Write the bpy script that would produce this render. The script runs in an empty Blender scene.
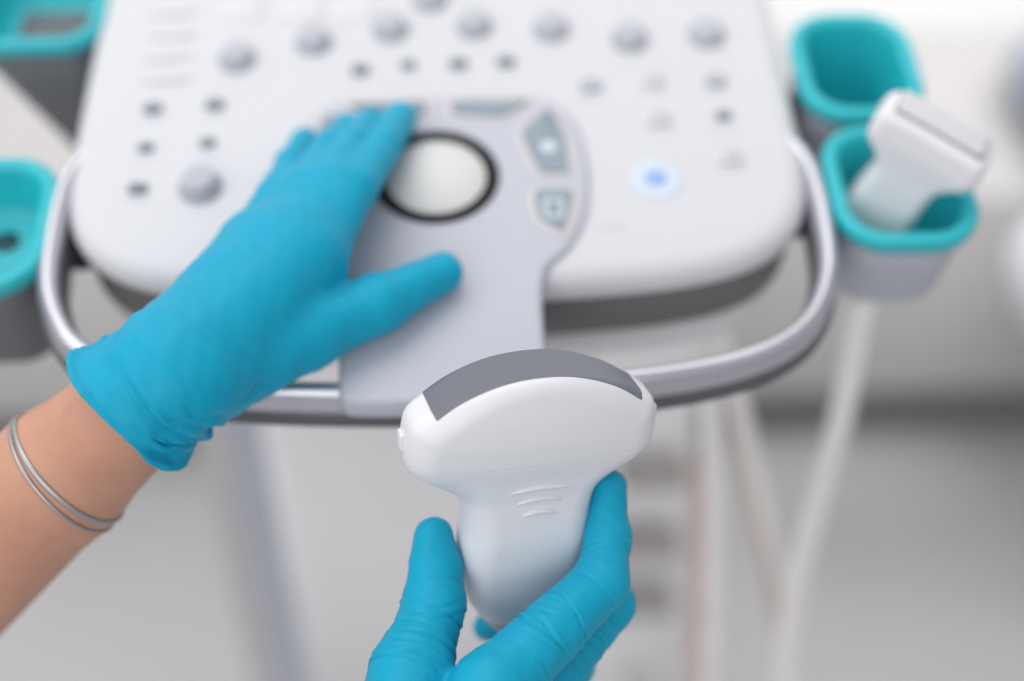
import bpy, bmesh, math
import numpy as np
from mathutils import Vector, Matrix

R = math.radians
rng = np.random.RandomState(7)
sc = bpy.context.scene
COL = sc.collection

# ------------------------------------------------------------------ frames
# world metres, Z up.  panel frame: u right, v up the slope, w normal, millimetres, zero at the trackball
FPX = 1422.0
def Rx(a): c, s = math.cos(a), math.sin(a); return np.array([[1, 0, 0], [0, c, -s], [0, s, c]])
def Rz(a): c, s = math.cos(a), math.sin(a); return np.array([[c, -s, 0], [s, c, 0], [0, 0, 1]])
RC = Rz(R(-2.5)) @ Rx(R(52))
ORG = np.array([0, 0, .82])
def ray(px, py): return RC @ np.array([(px - 512) / FPX, (340.5 - py) / FPX, -1.0])
CAM = ORG - ray(440, 175) * .6
def at(px, py, d): return CAM + ray(px, py) * d
RP = Rx(R(14.7))
def pan(u, v, w=0): return ORG + RP @ np.array([u, v, w]) / 1000
def pans(a): return ORG + (np.asarray(a, float) @ RP.T) / 1000
def uv(px, py, w=0):
    n = RP @ np.array([0, 0, 1.]); r = ray(px, py); o = ORG + n * w / 1000
    q = RP.T @ (CAM + r * (np.dot(o - CAM, n) / np.dot(r, n)) - ORG) * 1000
    return q[0], q[1]
def over(px, py, w): return pan(*uv(px, py, w), w)       # a point w mm above the panel

# ------------------------------------------------------------------ objects
def tag(o, label=None, cat=None, group=None, kind=None):
    if label: o['label'] = label
    if cat: o['category'] = cat
    if group: o['group'] = group
    if kind: o['kind'] = kind
    return o

def empty(name, loc, rot=None):
    o = bpy.data.objects.new(name, None); COL.objects.link(o)
    m = Matrix.Identity(4) if rot is None else Matrix([list(r) for r in rot]).to_4x4()
    m.translation = Vector(loc)
    o.matrix_world = m
    o.empty_display_size = .02
    return o

def obj(name, V, F, m, parent=None, smooth=True, sharp=None, local=False):
    V = np.asarray(V, float)
    if parent is not None and not local:
        base = parent
        off = np.zeros(3)
        while base is not None:
            off += np.array(base.location); base = base.parent
        V = V - off
    me = bpy.data.meshes.new(name)
    me.from_pydata([tuple(v) for v in V], [], [tuple(int(i) for i in f) for f in F])
    me.validate(); me.update()
    bm = bmesh.new(); bm.from_mesh(me)
    bmesh.ops.recalc_face_normals(bm, faces=bm.faces)
    bm.to_mesh(me); bm.free()
    if smooth:
        me.polygons.foreach_set('use_smooth', [True] * len(me.polygons))
        if sharp: me.set_sharp_from_angle(angle=R(sharp))
    me.materials.append(m)
    o = bpy.data.objects.new(name, me); COL.objects.link(o)
    if parent is not None: o.parent = parent
    return o

# ------------------------------------------------------------------ materials
def mat(name, col, rough=.5, metal=0., spec=.5, var=.04, vscale=30, bump=0, bscale=400, sss=0, sheen=0, coat=0, emit=None, estr=0, rvar=.06):
    m = bpy.data.materials.new(name); m.use_nodes = True
    nt = m.node_tree; N = nt.nodes; L = nt.links
    b = N['Principled BSDF']
    b.inputs['Roughness'].default_value = rough
    b.inputs['Metallic'].default_value = metal
    b.inputs['Specular IOR Level'].default_value = spec
    tc = N.new('ShaderNodeTexCoord')
    no = N.new('ShaderNodeTexNoise'); no.inputs['Scale'].default_value = vscale; no.inputs['Detail'].default_value = 5
    L.new(tc.outputs['Object'], no.inputs['Vector'])
    mx = N.new('ShaderNodeMix'); mx.data_type = 'RGBA'
    mx.inputs[6].default_value = (*[c * (1 - var) for c in col], 1)
    mx.inputs[7].default_value = (*[min(1, c * (1 + var)) for c in col], 1)
    L.new(no.outputs['Fac'], mx.inputs[0]); L.new(mx.outputs[2], b.inputs['Base Color'])
    mr = N.new('ShaderNodeMapRange'); mr.inputs[3].default_value = max(.02, rough - rvar); mr.inputs[4].default_value = min(1, rough + rvar)
    L.new(no.outputs['Fac'], mr.inputs[0]); L.new(mr.outputs[0], b.inputs['Roughness'])
    if bump:
        n2 = N.new('ShaderNodeTexNoise'); n2.inputs['Scale'].default_value = bscale; n2.inputs['Detail'].default_value = 3
        L.new(tc.outputs['Object'], n2.inputs['Vector'])
        bp = N.new('ShaderNodeBump'); bp.inputs['Strength'].default_value = bump; bp.inputs['Distance'].default_value = .001
        L.new(n2.outputs['Fac'], bp.inputs['Height']); L.new(bp.outputs[0], b.inputs['Normal'])
    if sss:
        b.inputs['Subsurface Weight'].default_value = sss
        b.inputs['Subsurface Radius'].default_value = (1, .45, .25); b.inputs['Subsurface Scale'].default_value = .006
    if sheen:
        b.inputs['Sheen Weight'].default_value = sheen; b.inputs['Sheen Roughness'].default_value = .4
    if coat:
        b.inputs['Coat Weight'].default_value = coat; b.inputs['Coat Roughness'].default_value = .15
    if emit:
        b.inputs['Emission Color'].default_value = (*emit, 1); b.inputs['Emission Strength'].default_value = estr
    return m

M = {}
M['glove'] = mat('nitrile_blue', (.007, .345, .525), .47, spec=.18, var=.05, vscale=60, bump=.10, bscale=1400)
M['skin'] = mat('skin', (.56, .30, .205), .5, spec=.3, var=.09, vscale=90, bump=.12, bscale=1200, sss=.25)
def blotch(m, col, scale):
    nt = m.node_tree; N = nt.nodes; L = nt.links; b = N['Principled BSDF']
    src = b.inputs['Base Color'].links[0].from_socket
    tc = N.new('ShaderNodeTexCoord'); no = N.new('ShaderNodeTexNoise'); no.inputs['Scale'].default_value = scale; no.inputs['Detail'].default_value = 6; no.inputs['Roughness'].default_value = .65
    L.new(tc.outputs['Object'], no.inputs['Vector'])
    mr = N.new('ShaderNodeMapRange'); mr.inputs[1].default_value = .42; mr.inputs[2].default_value = .68; mr.inputs[4].default_value = .42
    L.new(no.outputs['Fac'], mr.inputs[0])
    mx = N.new('ShaderNodeMix'); mx.data_type = 'RGBA'; mx.inputs[7].default_value = (*col, 1)
    L.new(mr.outputs[0], mx.inputs[0]); L.new(src, mx.inputs[6]); L.new(mx.outputs[2], b.inputs['Base Color'])
blotch(M['skin'], (.46, .215, .15), 28)
M['probe'] = mat('probe_white_plastic', (.755, .742, .765), .36, spec=.45, var=.012, vscale=40, bump=.03, bscale=1500)
M['lens'] = mat('grey_silicone_lens', (.15, .16, .187), .4, spec=.4, var=.05, vscale=120, bump=.12, bscale=1800)
M['panel'] = mat('panel_white_plastic', (.615, .62, .645), .45, spec=.35, var=.012)
M['island'] = mat('pale_grey_plastic', (.50, .51, .57), .42, spec=.35, var=.02)
M['knob'] = mat('grey_knob_plastic', (.46, .47, .52), .5, spec=.3, var=.04)
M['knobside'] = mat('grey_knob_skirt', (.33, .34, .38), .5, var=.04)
M['button'] = mat('slate_button', (.20, .23, .27), .5, var=.05)
M['palebutton'] = mat('pale_button', (.65, .65, .67), .5, var=.02)
M['midbutton'] = mat('mid_grey_button', (.42, .43, .48), .5, var=.05)
M['keyblue'] = mat('grey_blue_key', (.25, .305, .355), .5, var=.04)
M['bezel'] = mat('warm_white_bezel', (.66, .62, .61), .5, var=.02)
M['glyph'] = mat('key_legend_white', (.62, .68, .75), .5)
M['black'] = mat('black_ring', (.012, .014, .018), .5, spec=.15)
M['ball'] = mat('trackball_white', (.69, .685, .67), .45, spec=.3, var=.01)
M['dark'] = mat('charcoal_plastic', (.05, .05, .055), .55, var=.08)
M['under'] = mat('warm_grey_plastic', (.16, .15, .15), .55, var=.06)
M['rail'] = mat('silver_painted_rail', (.55, .55, .60), .22, metal=.75, var=.03)
M['railshade'] = mat('rail_shade_grey', (.10, .10, .11), .5, var=.08)  # dark grey painting the shadow side of the rail
M['teal'] = mat('teal_silicone', (.018, .46, .52), .45, var=.05, bump=.05)
M['cup'] = mat('grey_cup_plastic', (.42, .44, .50), .5, var=.05)
M['cupdark'] = mat('dark_grey_cup_plastic', (.13, .14, .155), .5, var=.05)
M['hole'] = mat('holder_hole', (.01, .05, .06), .6)
M['cable'] = mat('cable_white', (.86, .84, .83), .5, var=.03)
M['cablepink'] = mat('cable_rose', (.60, .47, .43), .5, var=.05)
M['column'] = mat('column_white', (.80, .79, .80), .5, var=.03)
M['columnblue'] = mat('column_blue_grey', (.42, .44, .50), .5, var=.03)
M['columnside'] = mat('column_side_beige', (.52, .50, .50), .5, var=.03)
M['port'] = mat('connector_taupe', (.34, .32, .31), .5, var=.05)
M['steel'] = mat('bracelet_steel', (.46, .44, .44), .45, metal=1, var=.03)
M['floor'] = mat('vinyl_floor', (.48, .475, .48), .38, var=.06, vscale=6)
M['wall'] = mat('wall_paint', (.86, .85, .855), .8, var=.02, vscale=4)
M['cabinet'] = mat('cabinet_greige', (.50, .487, .478), .55, var=.03, vscale=5)
M['plinth'] = mat('plinth_grey', (.21, .208, .21), .6, var=.05)
M['couch'] = mat('couch_white', (.72, .72, .76), .5, var=.03)
M['couchblue'] = mat('couch_blue_vinyl', (.24, .28, .36), .5, var=.05)
M['led'] = mat('blue_lit_key', (.26, .41, .66), .5, emit=(.10, .34, 1.), estr=.04)
M['glow'] = mat('blue_lit_halo', (.58, .635, .73), .5, emit=(.35, .6, 1.), estr=.05)

# ------------------------------------------------------------------ mesh makers
def spline(P, n, closed=True):
    P = np.asarray(P, float); k = len(P); out = []
    segs = k if closed else k - 1
    for i in range(segs):
        g = lambda j: P[j % k] if closed else P[min(max(j, 0), k - 1)]
        p0, p1, p2, p3 = g(i - 1), g(i), g(i + 1), g(i + 2)
        for t in np.linspace(0, 1, n, endpoint=False):
            out.append(.5 * (2 * p1 + (p2 - p0) * t + (2 * p0 - 5 * p1 + 4 * p2 - p3) * t * t + (3 * p1 - p0 - 3 * p2 + p3) * t ** 3))
    if not closed: out.append(P[-1])
    return np.array(out)

def inset(P, d):
    t = np.roll(P, -1, 0) - np.roll(P, 1, 0); t /= np.linalg.norm(t, axis=1)[:, None] + 1e-9
    n = np.stack([-t[:, 1], t[:, 0]], 1)
    a = .5 * np.sum(P[:, 0] * np.roll(P[:, 1], -1) - np.roll(P[:, 0], -1) * P[:, 1])
    return P + n * d * (1 if a > 0 else -1)

def rrect(cu, cv, hu, hv, r, n=8):
    out = []
    for sx, sy, a0 in ((1, -1, -90), (1, 1, 0), (-1, 1, 90), (-1, -1, 180)):
        for i in range(n + 1):
            a = R(a0 + 90 * i / n)
            out.append((cu + sx * (hu - r) + r * math.cos(a), cv + sy * (hv - r) + r * math.sin(a)))
    return np.array(out)

def loft(rings, cap0=True, cap1=True):
    """rings: list of (n,3) arrays"""
    n = len(rings[0]); V = np.concatenate(rings); F = []
    for k in range(len(rings) - 1):
        for i in range(n):
            j = (i + 1) % n
            F.append((k * n + i, k * n + j, (k + 1) * n + j, (k + 1) * n + i))
    if cap0: F.append(tuple(range(n))[::-1])
    if cap1: F.append(tuple((len(rings) - 1) * n + i for i in range(n)))
    return V, F

def slab(outline, prof, cap0=True, cap1=True):
    """outline in panel u,v; prof = [(inset, w)] ; returns world verts"""
    rings = []
    for d, w in prof:
        q = inset(outline, d); rings.append(pans(np.column_stack([q, np.full(len(q), w)])))
    return loft(rings, cap0, cap1)

def join(*vf):
    V, F, o = [], [], 0
    for v, f in vf:
        V.append(np.asarray(v)); F += [tuple(i + o for i in x) for x in f]; o += len(v)
    return np.concatenate(V), F

def tube(P, r, n=14, ry=None, up=(0, 0, 1), caps=True):
    """P (k,3) path, r radius scalar or list"""
    P = np.asarray(P, float); k = len(P)
    rr = np.full(k, r) if np.isscalar(r) else np.asarray(r)
    r2 = rr if ry is None else (np.full(k, ry) if np.isscalar(ry) else np.asarray(ry))
    rings = []
    u = np.asarray(up, float)
    for i in range(k):
        t = P[min(i + 1, k - 1)] - P[max(i - 1, 0)]; t /= np.linalg.norm(t)
        b = u - t * np.dot(u, t)
        if np.linalg.norm(b) < .1: b = np.array([1, 0, 0]) - t * t[0]
        b /= np.linalg.norm(b); s = np.cross(t, b)
        a = np.linspace(0, 2 * np.pi, n, endpoint=False)
        rings.append(P[i] + np.outer(np.cos(a) * rr[i], s) + np.outer(np.sin(a) * r2[i], b))
    return loft(rings, caps, caps)

def box(lo, hi, bev=0.0):
    """axis-aligned box with rounded vertical edges and a small top/bottom bevel"""
    c = (np.array(lo) + np.array(hi)) / 2; h = (np.array(hi) - np.array(lo)) / 2
    b = max(bev, .0005)
    q = rrect(c[0], c[1], h[0], h[1], b, 4)
    def ring(d, z): p = inset(q, d); return np.column_stack([p, np.full(len(p), z)])
    return loft([ring(b, lo[2]), ring(b * .3, lo[2] + b * .3), ring(0, lo[2] + b), ring(0, hi[2] - b), ring(b * .3, hi[2] - b * .3), ring(b, hi[2])])

# ------------------------------------------------------------------ implicit surfaces (millimetres)
def cap(P, a, b, ra, rb):
    pa = P - a; ba = b - a
    h = np.clip(pa @ ba / (ba @ ba), 0, 1)
    return np.linalg.norm(pa - h[:, None] * ba, axis=1) - (ra + (rb - ra) * h)
def smin(a, b, k):
    h = np.maximum(k - np.abs(a - b), 0) / k
    return np.minimum(a, b) - h * h * k * .25
def smax(a, b, k): return -smin(-a, -b, k)

def surface(f, lo, hi, h, coarse=5, newton=2):
    lo = np.asarray(lo, float); hi = np.asarray(hi, float)
    nc = np.ceil((hi - lo) / (h * coarse)).astype(int) + 1
    ax = [lo[i] + h * coarse * (np.arange(nc[i]) + .5) - h * .5 for i in range(3)]
    G = np.stack(np.meshgrid(*ax, indexing='ij'), -1).reshape(-1, 3)
    Fc = f(G).reshape(nc)
    band = np.abs(Fc) < h * coarse * 1.5
    Ff = np.repeat(np.repeat(np.repeat(Fc, coarse, 0), coarse, 1), coarse, 2)
    msk = np.repeat(np.repeat(np.repeat(band, coarse, 0), coarse, 1), coarse, 2)
    idx = np.argwhere(msk)
    vals = np.empty(len(idx))
    for s in range(0, len(idx), 400000):
        vals[s:s + 400000] = f(lo + idx[s:s + 400000] * h)
    Ff[msk] = vals
    # surface nets
    I = Ff < 0
    n = np.array(Ff.shape)
    cnt = np.zeros(n - 1, int)
    for dx in (0, 1):
        for dy in (0, 1):
            for dz in (0, 1):
                cnt += I[dx:n[0] - 1 + dx, dy:n[1] - 1 + dy, dz:n[2] - 1 + dz]
    act = (cnt > 0) & (cnt < 8)
    cid = np.full(act.shape, -1); cells = np.argwhere(act); cid[act] = np.arange(len(cells))
    acc = np.zeros((len(cells), 3)); num = np.zeros(len(cells))
    corners = [(a, b, c) for a in (0, 1) for b in (0, 1) for c in (0, 1)]
    for c0 in corners:
        for axis in range(3):
            if c0[axis]: continue
            c1 = list(c0); c1[axis] = 1
            A = Ff[tuple((cells + c0).T)]; B = Ff[tuple((cells + c1).T)]
            x = (A < 0) != (B < 0)
            t = np.where(x, A / np.where(A - B == 0, 1, A - B), 0)
            p = np.tile(np.array(c0, float), (len(cells), 1)); p[:, axis] = t
            acc += np.where(x[:, None], p, 0); num += x
    V = lo + (cells + acc / num[:, None]) * h
    Q = []
    for axis in range(3):
        o1, o2 = [(1, 2), (2, 0), (0, 1)][axis]
        s0 = [slice(None)] * 3; s1 = [slice(None)] * 3
        s0[axis] = slice(0, -1); s1[axis] = slice(1, None)
        x = I[tuple(s0)] != I[tuple(s1)]
        e = np.argwhere(x)
        e = e[(e[:, o1] > 0) & (e[:, o2] > 0) & (e[:, o1] < n[o1] - 1) & (e[:, o2] < n[o2] - 1)]
        d1 = np.zeros(3, int); d1[o1] = 1; d2 = np.zeros(3, int); d2[o2] = 1
        q = np.stack([cid[tuple((e - d1 - d2).T)], cid[tuple((e - d2).T)], cid[tuple(e.T)], cid[tuple((e - d1).T)]], 1)
        ins = I[tuple(e.T)]
        q = np.where(ins[:, None], q, q[:, ::-1]); Q.append(q)
    Q = np.concatenate(Q); Q = Q[(Q >= 0).all(1)]
    for _ in range(newton):
        g = grad(f, V); v = f(V); gl = (g * g).sum(1) + 1e-6
        st = g * (v / gl)[:, None]; ln = np.linalg.norm(st, axis=1)
        V = V - st * np.minimum(1, h / (ln + 1e-9))[:, None]
    return V, Q
def grad(f, V, e=.15):
    g = np.empty_like(V)
    for i in range(3):
        d = np.zeros(3); d[i] = e; g[:, i] = (f(V + d) - f(V - d)) / (2 * e)
    return g
_ND = np.random.RandomState(3).normal(size=(24, 3)); _NP = np.random.RandomState(4).uniform(0, 6.28, 24)
def wob(P, wl, seed=0):
    s = 0
    for i in range(6):
        k = _ND[(i + seed * 5) % 24]; k = k / np.linalg.norm(k) * 2 * np.pi / wl * (.7 + .1 * i)
        s = s + np.sin(P @ k + _NP[(i + seed * 3) % 24])
    return s / 3.0
def relax(V, Q, it=1, a=.4):
    for _ in range(it):
        S = np.zeros_like(V); n = np.zeros(len(V))
        for i in range(4):
            j = Q[:, (i + 1) % 4]; np.add.at(S, Q[:, i], V[j]); np.add.at(n, Q[:, i], 1)
            np.add.at(S, j, V[Q[:, i]]); np.add.at(n, j, 1)
        V = V * (1 - a) + a * S / np.maximum(n, 1)[:, None]
    return V

# ================================================================== SETTING
V, F = loft([np.array([(-4, -3, 0), (4, -3, 0), (4, 3, 0), (-4, 3, 0)], float)], True, False)
tag(obj('floor', V, F, M['floor'], smooth=False), kind='structure')
tag(obj('wall', *box((-3.2, 1.06, 0), (3.2, 1.16, 2.6)), M['wall'], smooth=False), 'plain white painted wall behind the low cabinets', 'wall')

cab = tag(empty('low_cabinet', (0.4, .69, 0)), 'long low greige cabinet on a dark recessed plinth in front of the white wall', 'cabinet')
obj('carcass', *box((-2.2, .69, .10), (2.6, 1.05, .36), .006), M['cabinet'], cab, sharp=40)
obj('plinth', *box((-2.18, .76, 0.001), (2.58, 1.04, .0995), .004), M['plinth'], cab, sharp=40)

# ================================================================== CONSOLE
con = tag(empty('ultrasound_console', (0, .25, 0)), 'white ultrasound machine console with trackball, knobs, silver front rail and teal lined holders', 'ultrasound machine')

half = [(0, -61), (55, -60), (98, -56), (128, -47), (147, -31), (156, -6), (158, 40), (158, 120), (157, 250), (150, 275), (0, 280)]
P = half + [(-u, v) for u, v in half[-2:0:-1]]
plate = spline(P, 8)
obj('control_panel', *slab(plate, [(3, -13), (.6, -12), (0, -9.5), (.8, -6), (2.6, -3), (5.2, -1.1), (8, -.25), (11, 0)]), M['panel'], con)
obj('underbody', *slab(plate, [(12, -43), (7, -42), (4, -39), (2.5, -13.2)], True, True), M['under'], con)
obj('lower_shell', *slab(plate, [(20, -68), (13, -66), (9, -62), (7, -54), (9, -46), (20, -43.5)]), M['column'], con)
# neck between the underbody and the column
def ringw(hx, y0, y1, z, cx=-.012, r=.02):
    q = rrect(cx, (y0 + y1) / 2, hx, (y1 - y0) / 2, r, 6); return np.column_stack([q, np.full(len(q), z)])
obj('neck', *loft([ringw(.09, .17, .34, .681), ringw(.10, .13, .34, .74), ringw(.12, .11, .34, .79)]), M['column'], con)
CX = -.012
zs = [(.06, .105), (.40, .117), (.62, .124), (.68, .122)]
obj('column', *loft([ringw(h, .20, .42, z) for z, h in zs]), M['column'], con)
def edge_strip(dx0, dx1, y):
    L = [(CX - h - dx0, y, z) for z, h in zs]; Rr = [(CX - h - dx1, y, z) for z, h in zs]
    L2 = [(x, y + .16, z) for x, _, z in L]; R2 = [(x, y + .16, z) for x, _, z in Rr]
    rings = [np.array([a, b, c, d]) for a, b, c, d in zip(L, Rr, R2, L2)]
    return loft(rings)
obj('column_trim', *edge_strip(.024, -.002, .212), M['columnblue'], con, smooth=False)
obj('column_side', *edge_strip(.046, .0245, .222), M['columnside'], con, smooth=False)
obj('base', *box((-.15, .12, .02), (.15, .55, .065), .03), M['column'], con, sharp=50)
for i, z in enumerate((.469, .40, .339)):
    pt = obj('connector_port', *box((.134 - .024, .172, z - .008), (.134 + .024, .199, z + .008), .006), M['port'], con, sharp=50)

# pale side block of the column that carries the connector ports
obj('connector_housing', *box((.09, .20, .24), (.165, .40, .68), .01), M['column'], con, sharp=50)

# palm rest with the trackball island
hi = [(0, 46), (25, 46), (45, 44), (57, 33), (62, 15), (63, -5), (60, -27), (52, -44), (43, -54), (40, -66), (39.5, -85), (39.5, -105), (38, -115), (30, -118), (0, -118.5)]
P = hi + [(-u, v) for u, v in hi[-2:0:-1]]
isl = spline(P, 6)
obj('palm_rest', *slab(isl, [(2.5, -9), (.3, -7), (0, -3), (.2, .4), (.9, 2.0), (2.0, 2.8), (3.4, 3.0)]), M['island'], con)

TBC = np.array([-1.6, -3.8])
a = np.linspace(0, 2 * np.pi, 64, endpoint=False); circ = np.column_stack([np.cos(a), np.sin(a)])
tb = obj('trackball_ring', *slab(circ * 26.6 + TBC, [(0, 3.05), (.2, 3.9), (.8, 4.3), (2.0, 4.3), (4.0, 3.6), (4.4, 3.1)], True, False), M['black'], con)
rings = []
for ph in np.linspace(1.5, 33, 16):
    rings.append(pans(np.column_stack([circ * 40 * math.sin(R(ph)) + TBC, np.full(64, -31.0 + 40 * math.cos(R(ph)))])))
obj('trackball', *loft(rings, True, False), M['ball'], con)

def key(px_poly, name, m, bez=True, mirror=False, glyph=None):
    q = np.array([uv(x, y, 4) for x, y in px_poly])
    if mirror: q = q * [-1, 1]
    q = spline(q, 5) * .35 + .65 * np.concatenate([np.linspace(q[i], q[(i + 1) % len(q)], 5, endpoint=False) for i in range(len(q))])
    if bez: obj('key_bezel', *slab(q, [(-2.6, 3.02), (-2.4, 3.5), (-1.6, 3.8), (-.3, 3.8)], True, True), M['bezel'], con)
    return obj(name, *slab(q, [(0, 3.81), (.1, 4.6), (.6, 5.1), (1.4, 5.2)]), m, con)
Z = lambda x, y: (440 + x / 3.012, 80 + y / 3.012)
for mir in (False, True):
    key([Z(40, 63), Z(262, 63), Z(235, 85), Z(180, 112), Z(40, 100)], 'key', M['keyblue'], mirror=mir)
    k1 = key([Z(243, 155), Z(318, 88), Z(350, 112), Z(375, 170), Z(386, 275), Z(300, 276)], 'key', M['keyblue'], mirror=mir)
    k2 = key([Z(285, 334), Z(398, 331), Z(390, 395), Z(366, 455), Z(296, 412)], 'key', M['keyblue'], mirror=mir)
    s = -1 if mir else 1
    c = uv(*Z(328, 200), 5.3)
    q = circ * 3.6 + np.array([c[0] * s, c[1]])
    obj('legend', *slab(q, [(0, 5.21), (.1, 5.4)]), M['glyph'], k1)
    c = uv(*Z(343, 385), 5.3)
    q = rrect(c[0] * s, c[1], 4.2, 5.4, 1.5)
    rim = [(0, 5.21), (0, 5.4), (1.5, 5.4), (1.5, 5.21)]
    obj('legend', *slab(q, rim, False, False), M['glyph'], k2)

# knobs and buttons
def knob(px, py, r=7.0, h=6.2):
    u_, v_ = uv(px, py, h * .55)
    c0 = circ[::2] * r + [u_, v_]
    k = obj('knob', *slab(c0, [(-.6, .02), (-.5, 1.2), (0, 2), (.5, h - 1.6), (.9, h - .6), (1.8, h - .05), (2.6, h)]), M['knob'], con)
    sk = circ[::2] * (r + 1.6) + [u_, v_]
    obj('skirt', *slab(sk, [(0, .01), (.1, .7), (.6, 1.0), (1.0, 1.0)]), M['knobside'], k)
for p in [(236, 54), (313, 37), (390, 24), (474, 21), (551, 24), (630, 34), (707, 30)]: knob(*p)
knob(199, 181, 7.8, 7); knob(430, -6)
def button(px, py, hu=4, hv=2.6, m='button', w=2.2, r=2.2):
    u_, v_ = uv(px, py, w)
    q = rrect(u_, v_, hu, hv, min(r, hv - .1), 5)
    return obj('button', *slab(q, [(-.2, .02), (0, w - .8), (.3, w - .2), (.9, w)]), M[m], con)
for p in [(152, 106), (214, 102), (137, 186), (458, 61), (506, 59), (360, 67)]: button(*p)
for p in [(145, 145), (207, 140), (408, 62), (724, 113)]: button(*p, 3.4, 2.0)
for p in [(591, 83), (716, 78)]: button(*p, 4.6, 3.2, 'midbutton')
for p in [(653, 78), (659, 116), (731, 155)]:
    b = button(*p, 5, 3.6, 'palebutton')
    u_, v_ = uv(*p, 2.2)
    obj('legend', *slab(rrect(u_, v_ , 3.2, 1.7, .8), [(0, 2.21), (0, 2.4), (.9, 2.4), (.9, 2.21)], False, False), M['midbutton'], b)
for x in (240, 302, 352): button(x, 8, 10, 8, 'palebutton', 1.0, 3)
for i in range(4):                                  # slider bank
    u_, v_ = uv(172 - i * 2, 12 + i * 22, 1)
    s_ = obj('slider_slot', *slab(rrect(u_, v_, 12, 1.0, .9, 4), [(0, .01), (.1, .35)]), M['palebutton'], con)
    obj('slider_cap', *slab(rrect(u_ + (-1 + 2 * math.sin(i * 2.1)), v_, 8, 2.0, .9, 4), [(0, .36), (.1, .9), (.6, 1.3)]), M['palebutton'], s_)
for px, py, hw in [(152, 120, 5), (214, 116, 5), (145, 158, 4), (207, 153, 4), (137, 200, 5), (360, 79, 5), (408, 74, 4), (458, 73, 5), (506, 71, 5), (591, 99, 6), (653, 92, 5), (659, 130, 7), (716, 92, 5), (724, 127, 6), (731, 170, 7), (611, 228, 6)]:
    u_, v_ = uv(px, py, 0)
    obj('printed_legend', *slab(rrect(u_, v_, hw, .55, .3, 2), [(0, .012), (.02, .03)]), M['island'], con)
u_, v_ = uv(656, 178, .6)
lk = obj('lit_button', *slab(circ * 11.5 + [u_, v_], [(0, .02), (.3, .3), (1.2, .55), (3, .6)]), M['glow'], con)
obj('lamp_dot', *slab(circ[::2] * 4.8 + [u_, v_], [(0, .61), (.2, .8), (.8, .9)]), M['led'], lk)

# front rail
rp = [(146, 26), (153, 18), (158.5, 2), (159.5, -28), (155.5, -58), (141, -83), (114, -97.5), (70, -105.5), (0, -109)]
path = rp + [(-u, v) for u, v in rp[-2::-1]]
path = spline(path, 10, closed=False)
wz = np.full(len(path), -9.0)
pw = pans(np.column_stack([path, wz])); upn = RP @ np.array([0, 0, 1.])
rl = obj('front_rail', *tube(pw, .0049, 20, .0085, upn), M['rail'], con)
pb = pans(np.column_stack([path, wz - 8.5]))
obj('rail_shade_strip', *tube(pb, .0060, 16, .0058, upn), M['railshade'], rl)  # dark strip standing in for the shade under the rail
for s in (-1, 1):
    obj('rail_bracket', *tube(np.array([pan(s * 157, 5, -11), pan(s * 138, 5, -24)]), .006, 12), M['dark'], rl)

# holders
def holder(cu, cv, hu, hv, H, taper, m, wtop=0, depth=60, floor_m='teal', hole=None, shift=(0, 0), r=21):
    q0 = rrect(cu, cv, hu, hv, r, 8)
    def ring(d, w, k=1.0, extra=0.0):
        p = inset(q0, d); c = np.array([cu, cv]); t = max(0, min(1, (wtop - w) / H))
        p = c + (p - c) * (1 + (taper - 1) * t) + np.array(shift) * t
        return pans(np.column_stack([p, np.full(len(p), w)]))
    cup = obj('probe_holder', *loft([ring(5, wtop - H), ring(2.6, wtop - H + 1), ring(1.8, wtop - H + 4), ring(1.6, wtop - H * .5), ring(1.6, wtop - 10), ring(5.0, wtop - 10), ring(6.6, wtop - depth)], True, True), m, con)
    lin = obj('liner', *loft([ring(1.4, wtop - 9), ring(-.6, wtop - 8.6), ring(-1.2, wtop - 5), ring(-.8, wtop - 1.8), ring(.8, wtop - .3), ring(2.8, wtop), ring(4.6, wtop - .5), ring(5.9, wtop - 2.2), ring(6.2, wtop - 5), ring(7.2, wtop - depth * .8), ring(8.5, wtop - depth * .94), ring(14, wtop - depth + .5)], False, floor_m == 'teal'), M['teal'], cup)
    if hole is not None:
        c = circ[::2] * hole[2] + uv(*hole[:2], wtop - depth)
        obj('drain_hole', *slab(c, [(0, wtop - depth + .6), (.2, wtop - depth + 1.0)]), M['hole'], lin)
    return cup
holder(190, 65.5, 27.5, 34, 62, .8, M['cup'], 0, 52)
holder(194.5, -9, 30, 34, 50, .84, M['cup'], 0, 46)
holder(-194, -19, 34, 36, 62, .84, M['cupdark'], 0, 26, hole=(7, 243, 6))
holder(-190, 124, 35, 36, 100, .34, M['cupdark'], 0, 26, floor_m='cup', shift=(16, -4), r=20)
for s, v_ in ((1, 62), (1, -8), (-1, -16), (-1, 120)):
    obj('holder_bracket', *tube(np.array([pan(s * 150, v_, -26), pan(s * 166, v_, -26)]), .010, 12, .006), M['dark'], con)

# ================================================================== CABLES
def cable(name, pts, r, m, label, group=None):
    P = spline(np.array(pts), 10, closed=False)
    o = obj(name, *tube(P, r, 14), m)
    return tag(o, label, 'cable', group or 'cables hanging below the console')
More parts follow.
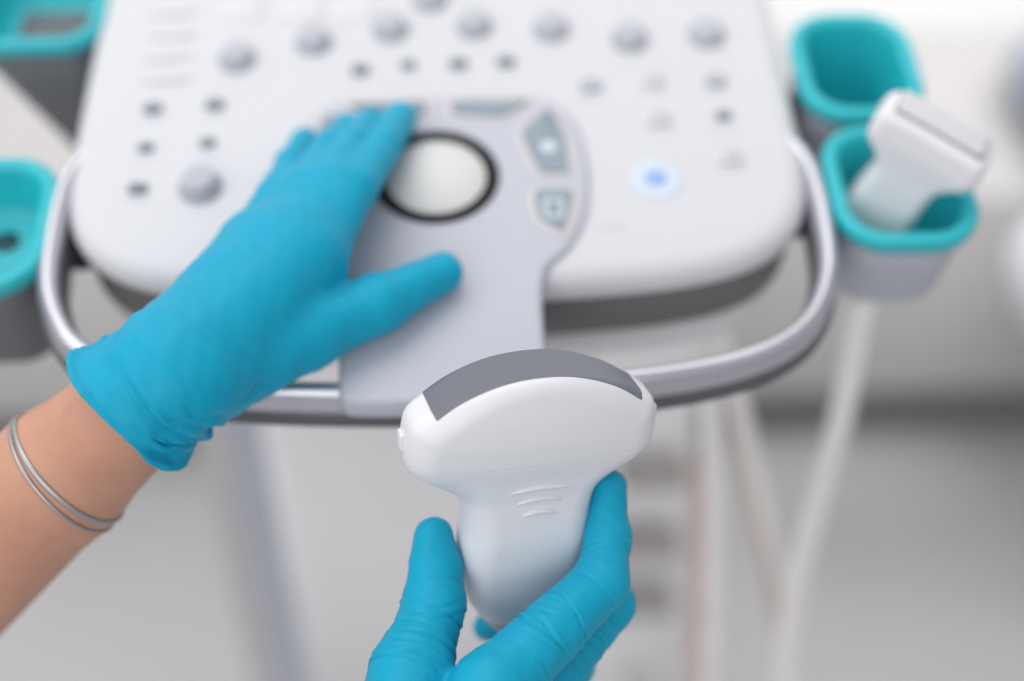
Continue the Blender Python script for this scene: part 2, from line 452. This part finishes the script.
# hanging behind the console, each at its own distance
cable('hanging_cable', [at(870, 262, .68), at(857, 325, .70), at(842, 410, .735), at(817, 500, .78), at(792, 600, .83), at(783, 690, .88), at(780, 800, .95)], .0064, M['cable'], 'thick pale cable dropping from beneath the right holder, the outermost of the hanging cables')
cable('hanging_cable', [at(690, 320, .70), at(708, 380, .73), at(714, 480, .78), at(712, 580, .83), at(708, 690, .88), at(705, 800, .95)], 0.0062, M['cable'], 'straight white cable hanging upright beside the column below the front rail')
cable('hanging_cable', [at(698, 460, .775), at(696, 560, .82), at(693, 690, .88), at(690, 800, .95)], .0040, M['cablepink'], 'thin rose coloured cable running down along the straight white cable')
cable('hanging_cable', [at(716, 330, .76), at(736, 400, .80), at(752, 470, .84), at(770, 545, .88), at(785, 640, .94), at(800, 760, 1.0)], 0.0062, M['cable'], 'pale cable slanting down to the right between two thicker cables')
cable('hanging_cable', [at(725, 380, .785), at(738, 440, .82), at(755, 520, .862), at(772, 590, .90), at(790, 700, .97)], .0033, M['cablepink'], 'thin rose coloured cable lying along the slanting pale cable')

# ================================================================== COUCH EDGE (far right)
co = tag(empty('exam_couch', (.65, .24, 0)), 'white rounded end of an examination couch with blue vinyl seat, beyond the right holders', 'couch')
obj('end_panel', *box((.440, .315, .45), (.85, .42, .53), .03), M['couch'], co)
obj('upholstery', *box((.615, .422, .362), (.98, .90, .445), .03), M['couchblue'], co)
obj('leg', *box((.66, .34, .0), (.72, .40, .45), .01), M['couch'], co)

# ================================================================== PROBES
def probe_frame(a, w):
    a = np.array(a, float); a /= np.linalg.norm(a)
    w = np.array(w, float); w -= a * np.dot(w, a); w /= np.linalg.norm(w)
    n = np.cross(w, a)
    return RC @ np.column_stack([w, a, n])          # columns in world axes; local x=w y=a z=n

def polysd(poly, x, y):
    """signed distance in 2D to a closed polygon"""
    out = np.empty(len(x))
    A = poly; B = np.roll(poly, -1, 0)
    for s in range(0, len(x), 20000):
        px = x[s:s + 20000, None]; py = y[s:s + 20000, None]
        ex, ey = B[:, 0] - A[:, 0], B[:, 1] - A[:, 1]
        wx, wy = px - A[:, 0], py - A[:, 1]
        t = np.clip((wx * ex + wy * ey) / (ex * ex + ey * ey), 0, 1)
        d = np.sqrt(((wx - t * ex) ** 2 + (wy - t * ey) ** 2).min(1))
        c = ((A[:, 1] > py) != (B[:, 1] > py)) & (px < ex * (py - A[:, 1]) / np.where(ey == 0, 1e-9, ey) + A[:, 0])
        out[s:s + 20000] = np.where(c.sum(1) % 2 == 1, -d, d)
    return out

class Table2D:
    def __init__(s, poly, pad=14, h=.5):
        s.h = h; s.lo = poly.min(0) - pad; n = np.ceil((poly.max(0) + pad - s.lo) / h).astype(int) + 2
        X, Y = np.meshgrid(s.lo[0] + h * np.arange(n[0]), s.lo[1] + h * np.arange(n[1]), indexing='ij')
        s.T = polysd(poly, X.ravel(), Y.ravel()).reshape(n); s.n = n
    def __call__(s, x, y):
        fx = np.clip((x - s.lo[0]) / s.h, 0, s.n[0] - 1.001); fy = np.clip((y - s.lo[1]) / s.h, 0, s.n[1] - 1.001)
        i = fx.astype(int); j = fy.astype(int); u = fx - i; v = fy - j; T = s.T
        return T[i, j] * (1 - u) * (1 - v) + T[i + 1, j] * u * (1 - v) + T[i, j + 1] * (1 - u) * v + T[i + 1, j + 1] * u * v

def seam_bump(m, y0, slope=0.0, width=.00035, depth=.5):
    nt = m.node_tree; N = nt.nodes; L = nt.links; b = N['Principled BSDF']
    tc = N.new('ShaderNodeTexCoord'); sp = N.new('ShaderNodeSeparateXYZ'); L.new(tc.outputs['Object'], sp.inputs[0])
    m1 = N.new('ShaderNodeMath'); m1.operation = 'MULTIPLY_ADD'; m1.inputs[1].default_value = -slope; L.new(sp.outputs[0], m1.inputs[0]); L.new(sp.outputs[1], m1.inputs[2])
    m2 = N.new('ShaderNodeMath'); m2.operation = 'SUBTRACT'; m2.inputs[1].default_value = y0; L.new(m1.outputs[0], m2.inputs[0])
    m3 = N.new('ShaderNodeMath'); m3.operation = 'ABSOLUTE'; L.new(m2.outputs[0], m3.inputs[0])
    mr = N.new('ShaderNodeMapRange'); mr.interpolation_type = 'SMOOTHSTEP'; mr.inputs[1].default_value = 0; mr.inputs[2].default_value = width * 2
    L.new(m3.outputs[0], mr.inputs[0])
    bp = N.new('ShaderNodeBump'); bp.inputs['Strength'].default_value = depth; bp.inputs['Distance'].default_value = .0006
    L.new(mr.outputs[0], bp.inputs['Height'])
    old = b.inputs['Normal'].links
    if old: L.new(old[0].from_socket, bp.inputs['Normal'])
    L.new(bp.outputs[0], b.inputs['Normal'])

# ---- held curved transducer
RB = probe_frame((.045, .88, .47), (.96, .122, -.26))
PD = .485
tr = tag(empty('curved_transducer', at(529.5, 421.5, PD), RB), 'white curved ultrasound transducer with grey lens held up in front of the console', 'transducer')
RL = 65.0; AC = 22.5 - RL                                     # lens arc centre on the axis
arc = [((RL) * math.sin(R(t)), AC + RL * math.cos(R(t))) for t in (-33, -24, -12, 0, 12, 24, 33)]
sideR = [(42.2, 7.6), (44.4, 1.6), (44.7, -5), (43.2, -11.6), (38.0, -17.2), (30.5, -21.3), (25.3, -25.3), (23.4, -31), (23.2, -38), (23.6, -46), (23.4, -54), (22.2, -63), (19.4, -72.5), (13.6, -81.5), (7, -87.5)]
outl = [(x, y) for x, y in arc] + sideR + [(-x, y) for x, y in sideR[::-1]]
outl = spline(outl, 5)
tab = Table2D(outl)
TA = np.array([-90, -82, -76, -66, -54, -42, -32, -24, -16, -8, 0, 8, 14, 19, 23, 30.]); TT = np.array([8.5, 9.0, 10, 12, 13.6, 14, 13.2, 12.6, 13.6, 15.6, 16.2, 15.6, 14.6, 13.6, 13, 13.])
kk = np.linspace(-90, 30, 241); ker = np.exp(-(np.arange(-12, 13) / 5.) ** 2); ker /= ker.sum()
TS = np.convolve(np.pad(np.interp(kk, TA, TT), 12, mode='edge'), ker, 'valid')
def fprobe(P):
    S = tab(P[:, 0], P[:, 1])
    T = np.interp(P[:, 1], kk, TS) - .0022 * np.minimum(P[:, 0] ** 2, 2400)
    r = np.interp(P[:, 1], [-80, -40, -20, 0, 12, 22], [8.5, 11, 10, 10.5, 7, 4.0])
    # top flat rim keeps a small radius under the lens
    qx = np.maximum(S + r, 0); qz = np.maximum(np.abs(P[:, 2]) - T + r, 0)
    return np.sqrt(qx * qx + qz * qz) + np.minimum(np.maximum(S + r, np.abs(P[:, 2]) - T + r), 0) - r
V, Q = surface(fprobe, (-50, -90, -22), (50, 30, 22), .7)
M['probe_held'] = M['probe'].copy(); M['probe_held'].name = 'probe_white_seamed'
seam_bump(M['probe_held'], -.0085, .0, .0003, .18)
obj('shell', V / 1000, Q, M['probe_held'], tr, local=True)
V, Q = surface(lambda P: smax(fprobe(P) - .3, P[:, 1] + 79.5 + .004 * P[:, 0] ** 2, .6), (-26, -94, -20), (26, -74, 20), .6)
obj('end_collar', V / 1000, Q, M['cup'], tr, local=True)
def stick(f, P, off=0, it=6, dirs=None):
    for _ in range(it):
        g = grad(f, P); v = f(P) - off
        P = P - g * (v / ((g * g).sum(1) + 1e-6))[:, None]
    return P
# lens: a crisp patch laid on the top arc, with a rim that sinks into the shell
nu, nv = 90, 22
G = []
for t in np.linspace(-33.5, 35, nu):
    e = abs(t) / 34
    for z in np.linspace(-9.6, 9.6, nv):
        G.append(((RL + 3) * math.sin(R(t)), AC + (RL + 3) * math.cos(R(t)), z))
G = np.array(G); top = G.copy()
for _ in range(12):                                            # slide radially on to the shell
    rad = G[:, :2] - np.array([0, AC]); rad /= np.linalg.norm(rad, axis=1)[:, None]
    v = fprobe(top) - .25
    top[:, :2] -= rad * np.clip(v, -1.5, 1.5)[:, None]
low = top.copy(); low[:, :2] -= rad * 1.2
F = []
idx = lambda i, j: i * nv + j
for i in range(nu - 1):
    for j in range(nv - 1): F.append((idx(i, j), idx(i + 1, j), idx(i + 1, j + 1), idx(i, j + 1)))
bd = [idx(i, 0) for i in range(nu)] + [idx(nu - 1, j) for j in range(1, nv)] + [idx(i, nv - 1) for i in range(nu - 2, -1, -1)] + [idx(0, j) for j in range(nv - 2, 0, -1)]
o_ = nu * nv
for k in range(len(bd)):
    a_, b_ = bd[k], bd[(k + 1) % len(bd)]; F.append((a_, b_, b_ + o_, a_ + o_))
obj('lens', np.concatenate([top, low]) / 1000, F, M['lens'], tr, sharp=50, local=True)
# grip ridges
for (y0, hw) in ((-18.8, 11.8), (-23.4, 9.0), (-28.2, 6.6)):
    t = np.linspace(-1, 1, 29)
    Pc = np.column_stack([t * hw + 1.2, y0 - 1.6 * t * t, np.full(29, 16.)])
    Pc = stick(fprobe, Pc, -.1)
    obj('grip_ridge', *tube(Pc / 1000, np.maximum(.00105 * (1 - t ** 4), .00005), 10), M['probe'], tr, local=True)
for s in (-1, 1):
    q = rrect(0, 0, 2.6, 3.4, 1.0, 4)
    rings = [np.column_stack([np.full(len(q), s * (44.0 + d)), q[:, 1] * k - 1.2, q[:, 0] * k]) for d, k in ((-.2, 1), (1.2, 1), (1.6, .9), (1.7, .7))]
    V, F = loft(rings)
    obj('orientation_tab', V / 1000, F, M['probe'], tr, local=True)
rel = np.array([(0, -80, 0), (0, -86, -1), (-1, -94, -3), (-2, -104, -6), (-2, -118, -10), (0, -140, -18)], float)
obj('strain_relief', *tube(spline(rel[:4], 8, False) / 1000, np.linspace(.0062, .0040, 25), 14), M['cup'], tr, local=True)
obj('cord', *tube(spline(rel[3:], 8, False) / 1000, .0034, 12), M['cable'], tr, local=True)

# ---- linear transducer standing in the right holder
RB2 = probe_frame((.29, .58, .75), (.82, -.50, .06))
t2 = tag(empty('linear_transducer', at(927, 146, .585), RB2), 'white flat topped transducer resting in the front right teal holder', 'transducer')
sd = [(19, 12.0), (23, 10.5), (24.8, 6), (24.8, 0), (23, -5.5), (18.5, -9.5), (14.6, -14.5), (13.8, -24), (15.0, -40), (14.6, -55), (11, -66), (5, -70)]
o2 = spline([(0, 12.2)] + sd + [(-x, y) for x, y in sd[::-1]], 5)
tab2 = Table2D(o2)
def fp2(P):
    S = tab2(P[:, 0], P[:, 1])
    T = np.interp(P[:, 1], [-70, -55, -25, -12, 0, 14], [9, 12, 10.5, 10, 11, 9.8])
    r = 5.0
    qx = np.maximum(S + r, 0); qz = np.maximum(np.abs(P[:, 2]) - T + r, 0)
    return np.sqrt(qx * qx + qz * qz) + np.minimum(np.maximum(S + r, np.abs(P[:, 2]) - T + r), 0) - r
V, Q = surface(fp2, (-32, -76, -18), (32, 18, 18), 1.0)
obj('shell', V / 1000, Q, M['probe'], t2, local=True)
q = rrect(0, -.6, 19.8, 7.0, 1.5, 4)
rings = [np.column_stack([q[:, 0] * k, np.full(len(q), y), q[:, 1] * k]) for y, k in ((10.5, 1), (13.0, 1), (13.5, .97), (13.7, .9))]
V, F = loft(rings); obj('lens', V / 1000, F, M['panel'], t2, local=True)
q = rrect(0, -.3, 20.3, 7.6, 1.5, 4)
rings = [np.column_stack([q[:, 0] * k, np.full(len(q), y), q[:, 1] * k]) for y, k in ((10, 1), (12.5, 1))]
V, F = loft(rings); obj('lens_frame', V / 1000, F, M['button'], t2, local=True)

# ================================================================== PERSON
mm = lambda p: np.asarray(p) * 1000
# ---------- left hand (palm down on the console)
def fing(pts, rad): return [(mm(p), r) for p, r in zip(pts, rad)]
L = {
 'index': fing([over(312, 258, 30), over(356, 189, 30), over(383, 148, 20), over(401, 117, 9.5)], [11.6, 8.3, 7.5, 6.9]),
 'middle': fing([over(290, 250, 33), over(330, 184, 32), over(354, 145, 21), over(371, 122, 9.5)], [11.2, 8.0, 7.2, 6.6]),
 'ring': fing([over(270, 246, 30), over(303, 187, 30), over(328, 149, 20), over(348, 127, 9.0)], [10.6, 7.6, 6.8, 6.2]),
 'pinky': fing([over(249, 248, 23), over(276, 197, 23), over(292, 165, 15), over(305, 142, 8.5)], [10.4, 7.5, 6.8, 6.2]),
}
carp = {'index': over(205, 368, 30), 'middle': over(188, 358, 33), 'ring': over(178, 352, 31), 'pinky': over(171, 352, 27)}
carpr = {'index': 14.5, 'middle': 14.5, 'ring': 13.5, 'pinky': 12}
LT = fing([over(226, 372, 22), over(306, 333, 17), over(378, 304, 14.5), over(443, 272, 11)], [15.5, 13.4, 10.8, 8.0])
LW0, LW1 = mm(over(168, 380, 31)), mm(over(112, 432, 33))
ELB = mm(at(-330, 830, .60)); ELM = mm(at(60, 476, .520))
armL = LW1 + (LW1 - LW0) / np.linalg.norm(LW1 - LW0) * 0
ax_l = (ELB - LW0); ax_l /= np.linalg.norm(ax_l)
cuffc = mm(over(116, 428, 32))
FD = mm(at(200, 470, .51) - at(140, 400, .51)); FD /= np.linalg.norm(FD)
def farmL(P):
    return smin(cap(P, LW0, ELM, 18.8, 24.6), cap(P, ELM, ELB, 24.6, 44), 6)
def fgloveL(P):
    palm = None
    for k in ('index', 'middle', 'ring', 'pinky'):
        d = cap(P, mm(carp[k]), L[k][0][0], carpr[k], L[k][0][1] + .8)
        palm = d if palm is None else smin(palm, d, 14)
    cuff_t = (P - cuffc) @ ax_l
    side = np.clip((P - cuffc) @ FD / 22 + .55, .35, 1.25)
    fold = np.sin(cuff_t / 1.5 + 2.0 * wob(P, 30, 1)) * np.clip(.45 + .8 * wob(P, 20, 4), 0, 1) * side
    flare = 4.2 * np.exp(-np.maximum(-cuff_t, 0) / 7.0) + (1.0 + 3.2 * np.clip(-(P - cuffc) @ FD / 20, -.25, 1)) * np.exp(-np.maximum(-cuff_t, 0) / 3.5) + .9 * wob(P, 26, 1) * np.exp(-np.abs(cuff_t) / 30) + 2.1 * fold * np.exp(-((cuff_t + 15) / 12) ** 2)
    wr = cap(P, LW0, ELM, 20.3, 25.8) - flare
    wr = smax(wr, cuff_t - 1.9 * wob(P, 34, 2), 1.2)
    d0 = smin(palm, wr, 16)
    th = None
    for i in range(3):
        c = cap(P, LT[i][0], LT[i + 1][0], LT[i][1], LT[i + 1][1])
        th = c if th is None else smin(th, c, 5)
    wb = cap(P, L['index'][0][0] * .45 + LT[1][0] * .25 + mm(carp['index']) * .30, mm(carp['index']), 5, 11)
    d0 = smin(d0, smin(th, wb, 6), 5.5)
    fs = None
    tipc = (L['middle'][3][0] + L['ring'][3][0]) / 2
    kf = 1.3 + 6 / (1 + np.exp(-(np.linalg.norm(P - tipc, axis=1) - 42) / 5))
    for k in ('index', 'middle', 'ring', 'pinky'):
        f = None
        for i in range(3):
            c = cap(P, L[k][i][0], L[k][i + 1][0], L[k][i][1], L[k][i + 1][1])
            f = c if f is None else smin(f, c, 2.5)
        fs = f if fs is None else smin(fs, f, kf)
    d0 = smin(d0, fs, 7)
    # hollow mouth and rolled bead
    d0 = smax(d0, -np.maximum(farmL(P) - .3, -(cuff_t + 8)), .8)
    bead = np.sqrt((wr * .9 + .6) ** 2 + (cuff_t - 1.9 * wob(P, 34, 2) + .8) ** 2) - 1.3
    return smin(d0, bead, 1.0)

def creases(V, N, lst, seed, wide=1.0):
    rs = np.random.RandomState(seed); D = np.zeros(len(V))
    for p, a, Rr, n, amp, span in lst:
        a = a / np.linalg.norm(a); rel = V - p; t0 = rel @ a
        q = rel - np.outer(t0, a)
        w1 = wob(V, 22, rs.randint(4)); w2 = wob(V, 9, rs.randint(4))
        mask = np.exp(-(np.linalg.norm(q, axis=1) / Rr) ** 4)
        for i in range(n):
            ti = span * (rs.rand() * 2 - 1); s = (.32 + .4 * rs.rand()) * wide; am = 1.05 * amp * (.4 + .8 * rs.rand())
            th = rs.uniform(-.28, .28); b = np.cross(a, rs.normal(size=3)); b /= np.linalg.norm(b)
            x = t0 - ti + .9 * w1 + .35 * w2 + th * (q @ b)
            gate = np.clip(.5 + .9 * np.sin((q @ b) / (4 + 5 * rs.rand()) + rs.rand() * 6), 0, 1)
            D += am * mask * gate * (-np.exp(-(x / s) ** 2) + .55 * np.exp(-((x - 1.7 * s) / (1.2 * s)) ** 2))
    return V + N * D[:, None]
def build_glove(f, pts, h, crs, seed, pad=26, wide=1.0):
    pts = np.array(pts); V, Q = surface(f, pts.min(0) - pad, pts.max(0) + pad, h)
    N = grad(f, V); N /= np.linalg.norm(N, axis=1)[:, None] + 1e-9
    V = V + N * (.22 * wob(V, 17, 1) + .10 * wob(V, 6, 3))[:, None]
    V = creases(V, N, crs, seed, wide)
    return relax(V, Q, 1, .25), Q

person = None
hand_pts = [p for k in L for p, _ in L[k]] + [p for p, _ in LT] + [mm(carp[k]) for k in carp] + [LW0, cuffc]
crl = []
for k in ('index', 'middle', 'ring', 'pinky'):
    for i in (1, 2):
        crl.append((L[k][i][0], L[k][i + 1][0] - L[k][i][0], 11, 2, .10, 5))
crl.append((LT[2][0], LT[3][0] - LT[2][0], 12, 3, .15, 6))
crl.append((mm(over(175, 440, 26)), ax_l, 24, 8, 1.5, 14))
crl.append((mm(over(215, 405, 24)), ax_l + .3, 18, 6, 1.3, 12))
crl.append((mm(over(120, 350, 30)), ax_l, 18, 5, 1.2, 9))
VGL, QGL = build_glove(fgloveL, hand_pts, .9, crl, 11, 26, 3.0)

# ---------- right hand (holding the transducer)
Rr_ = {
 'index': fing([at(492, 690, .466), at(601, 582, .492), at(608, 536, .500), at(608, 488, .5045)], [12.8, 9.7, 7.7, 6.8]),
 'middle': fing([at(516, 716, .486), at(609, 604, .508), at(556, 592, .530), at(488, 627, .546)], [12.0, 9.0, 7.4, 5.6]),
 'ring': fing([at(520, 752, .505), at(572, 664, .530), at(548, 640, .545), at(515, 655, .545)], [11.4, 8.4, 7.2, 6.2]),
 'pinky': fing([at(510, 800, .520), at(545, 722, .540), at(525, 705, .548), at(505, 718, .545)], [10.2, 7.4, 6.5, 5.6]),
}
RT = fing([at(385, 790, .452), at(412, 672, .478), at(434, 606, .493), at(435.5, 566, .4975), at(433.5, 537, .5005)], [18, 13.4, 10.3, 8.4, 7.0])
RW = at(440, 930, .425); RF = at(450, 1030, .405); RE = at(560, 1900, .36)
rc = {'index': at(425, 850, .437), 'middle': at(440, 860, .447), 'ring': at(455, 870, .458), 'pinky': at(468, 880, .468)}
cuffR = mm(RF); ax_r = mm(RF) - mm(RW); ax_r /= np.linalg.norm(ax_r)
ELR = mm(RF) + ax_r * 190
def farmR(P): return cap(P, mm(RW), ELR, 22, 39)
def fgloveR(P):
    palm = None
    for k in ('index', 'middle', 'ring', 'pinky'):
        d = cap(P, mm(rc[k]), Rr_[k][0][0], 14, Rr_[k][0][1] + .3)
        palm = d if palm is None else smin(palm, d, 12)
    t = (P - cuffR) @ ax_r
    wr = cap(P, mm(RW), cuffR + ax_r * 30, 23.4, 25) - 3 * np.exp(-np.maximum(-t, 0) / 9)
    wr = smax(wr, t - wob(P, 34, 2), 1.2)
    d0 = smin(palm, wr, 18)
    th = None
    for i in range(4):
        c = cap(P, RT[i][0], RT[i + 1][0], RT[i][1], RT[i + 1][1])
        th = c if th is None else smin(th, c, 5)
    fs = None
    for k in ('index', 'middle', 'ring', 'pinky'):
        f = None
        for i in range(3):
            c = cap(P, Rr_[k][i][0], Rr_[k][i + 1][0], Rr_[k][i][1], Rr_[k][i + 1][1])
            f = c if f is None else smin(f, c, 3)
        fs = f if fs is None else smin(fs, f, 1.3)
    d0 = smin(d0, fs, 5)
    d0 = smin(d0, th, 4.5)
    return smax(d0, -np.maximum(farmR(P) - .5, -(t + 14)), .8)
hp = [p for k in Rr_ for p, _ in Rr_[k]] + [p for p, _ in RT] + [mm(RW), cuffR]
cr = []
I_ = Rr_['index']; Mi = Rr_['middle']
cr.append((I_[1][0] + (I_[2][0] - I_[1][0]) * .45, I_[2][0] - I_[1][0], 12, 5, .62, 4))
cr.append((I_[2][0], I_[3][0] - I_[2][0], 10, 4, .4, 5))
cr.append((I_[1][0] * .72 + I_[0][0] * .28, I_[1][0] - I_[0][0], 16, 8, .5, 10))
cr.append((I_[1][0] * .38 + I_[0][0] * .62, I_[1][0] - I_[0][0], 20, 18, .45, 16))
cr.append((Mi[1][0] * .6 + Mi[0][0] * .4, Mi[1][0] - Mi[0][0], 15, 10, .55, 12))
cr.append((RT[2][0], RT[3][0] - RT[2][0], 15, 11, .6, 8))
cr.append((RT[3][0], RT[4][0] - RT[3][0], 11, 3, .2, 5))
cr.append((RT[1][0] * .75 + RT[2][0] * .25, RT[2][0] - RT[1][0], 18, 16, .6, 15))
cr.append((RT[1][0] * .9 + RT[0][0] * .1, RT[1][0] - RT[0][0], 20, 10, .6, 14))
VGR, QGR = build_glove(fgloveR, hp, .6, cr, 5, 28)

# body: both forearms inside the gloves
pl = np.array([LW0, ELM, ELB]); 
VA, QA = surface(farmL, pl.min(0) - 45, pl.max(0) + 45, 2.0)
pr = np.array([mm(RW), ELR]); VB, QB = surface(farmR, pr.min(0) - 45, pr.max(0) + 45, 3.0)
root = np.array([-.10, -.40, .80])
Vp, Fp = join((VA / 1000, QA), (VB / 1000, QB))
person = obj('person', Vp - root, Fp, M['skin']); person.location = root
tag(person, 'person in blue nitrile gloves, one hand flat on the console, the other gripping a transducer', 'person')
obj('glove', VGL / 1000, QGL, M['glove'], person)
obj('glove', VGR / 1000, QGR, M['glove'], person)
# bracelet: two thin bands round the wrist
bc = mm(at(64, 468, .519)); bx = ELB - ELM; bx /= np.linalg.norm(bx); b2 = mm(at(57 - 77.5, 474 + 60, .521)) - bc; vr = ray(57, 474); b2 -= vr * (bx @ vr) * 0; b2 /= np.linalg.norm(b2); bx = bx * .22 + b2 * .78; bx /= np.linalg.norm(bx)
s1 = np.cross(bx, mm(RC @ np.array([0, 0, 1.])) / 1000); s1 /= np.linalg.norm(s1); s2 = np.cross(s1, bx)
br = empty('bracelet', (bc / 1000)); br.parent = person; br.matrix_world = Matrix.Translation(Vector(bc / 1000)); br.location = Vector(bc / 1000 - root)
for off, tilt, bw in ((-1.7, .05, .9), (1.6, -.02, .6)):
    a = np.linspace(0, 2 * np.pi, 73)[:-1]
    ringp = []
    for t in a:
        d = math.cos(t) * s1 + math.sin(t) * s2
        p = bc + bx * (off + tilt * 24 * math.cos(t)) + d * 30
        for _ in range(8): p = p - d * (farmL(p[None])[0] - .45)
        ringp.append(p)
    ringp = np.array(ringp); n = len(ringp); rings = []
    for k in range(n):
        d = ringp[k] - bc; d -= bx * (d @ bx); d /= np.linalg.norm(d)
        rings.append(np.array([ringp[k] + bx * x + d * y for x, y in ((-bw, -.35), (bw, -.35), (bw + .15, 0), (bw - .1, .3), (.1 - bw, .3), (-bw - .15, 0))]))
    V = np.concatenate(rings); F = []
    for k in range(n):
        for i in range(6):
            j = (i + 1) % 6; kn = (k + 1) % n
            F.append((k * 6 + i, k * 6 + j, kn * 6 + j, kn * 6 + i))
    o = obj('band', V / 1000 - bc / 1000, F, M['steel'], br, local=True)

# ================================================================== LIGHT + CAMERA
w = bpy.data.worlds.new('World'); sc.world = w; w.use_nodes = True
bg = w.node_tree.nodes['Background']; bg.inputs[0].default_value = (.945, .955, 1, 1); bg.inputs[1].default_value = .49
def area(name, loc, target, sx, sy, power, col, spread=180):
    l = bpy.data.lights.new(name, 'AREA'); l.shape = 'RECTANGLE'; l.size = sx; l.size_y = sy; l.energy = power; l.color = col; l.spread = R(spread)
    o = bpy.data.objects.new(name, l); COL.objects.link(o); o.location = loc
    o.rotation_euler = (Vector(target) - Vector(loc)).to_track_quat('-Z', 'Y').to_euler()
    return o
area('overhead_light', (-.35, .35, 2.5), (0, 0, .8), 2.0, 1.6, 22, (1, .985, .97))
area('rear_fill_lamp', (-.6, -2.2, 1.65), (0, .1, .75), 2.4, 1.6, 22, (1, .99, .975))  # frontal fill added behind the camera
area('overhead_light', (1.0, -.15, 2.35), (.9, 1.06, .75), .9, .9, 7.5, (1, .995, .985), 70)  # narrow wall washer added to brighten the right background
area('overhead_light', (-1.1, -.15, 2.35), (-.95, 1.06, .75), .9, .9, 3, (1, .995, .985), 70)  # weaker washer added for the left stretch of wall
area('window_lamp', (-1.7, -.6, 1.9), (0, 0, .8), 1.4, 1.6, 10, (.95, .975, 1))

cd = bpy.data.cameras.new('camera'); cam = bpy.data.objects.new('camera', cd); COL.objects.link(cam)
m = Matrix([list(r) for r in RC]).to_4x4(); m.translation = Vector(CAM); cam.matrix_world = m
cd.sensor_width = 36; cd.lens = 50; cd.clip_start = .02; cd.clip_end = 50
cd.dof.use_dof = True; cd.dof.focus_distance = .478; cd.dof.aperture_fstop = 2.2
sc.camera = cam
sc.view_settings.view_transform = 'Standard'; sc.view_settings.look = 'None'
sc.view_settings.exposure = 0; sc.view_settings.gamma = 1
sc.render.engine = 'CYCLES'
sc.cycles.use_denoising = True
sc.cycles.max_bounces = 8
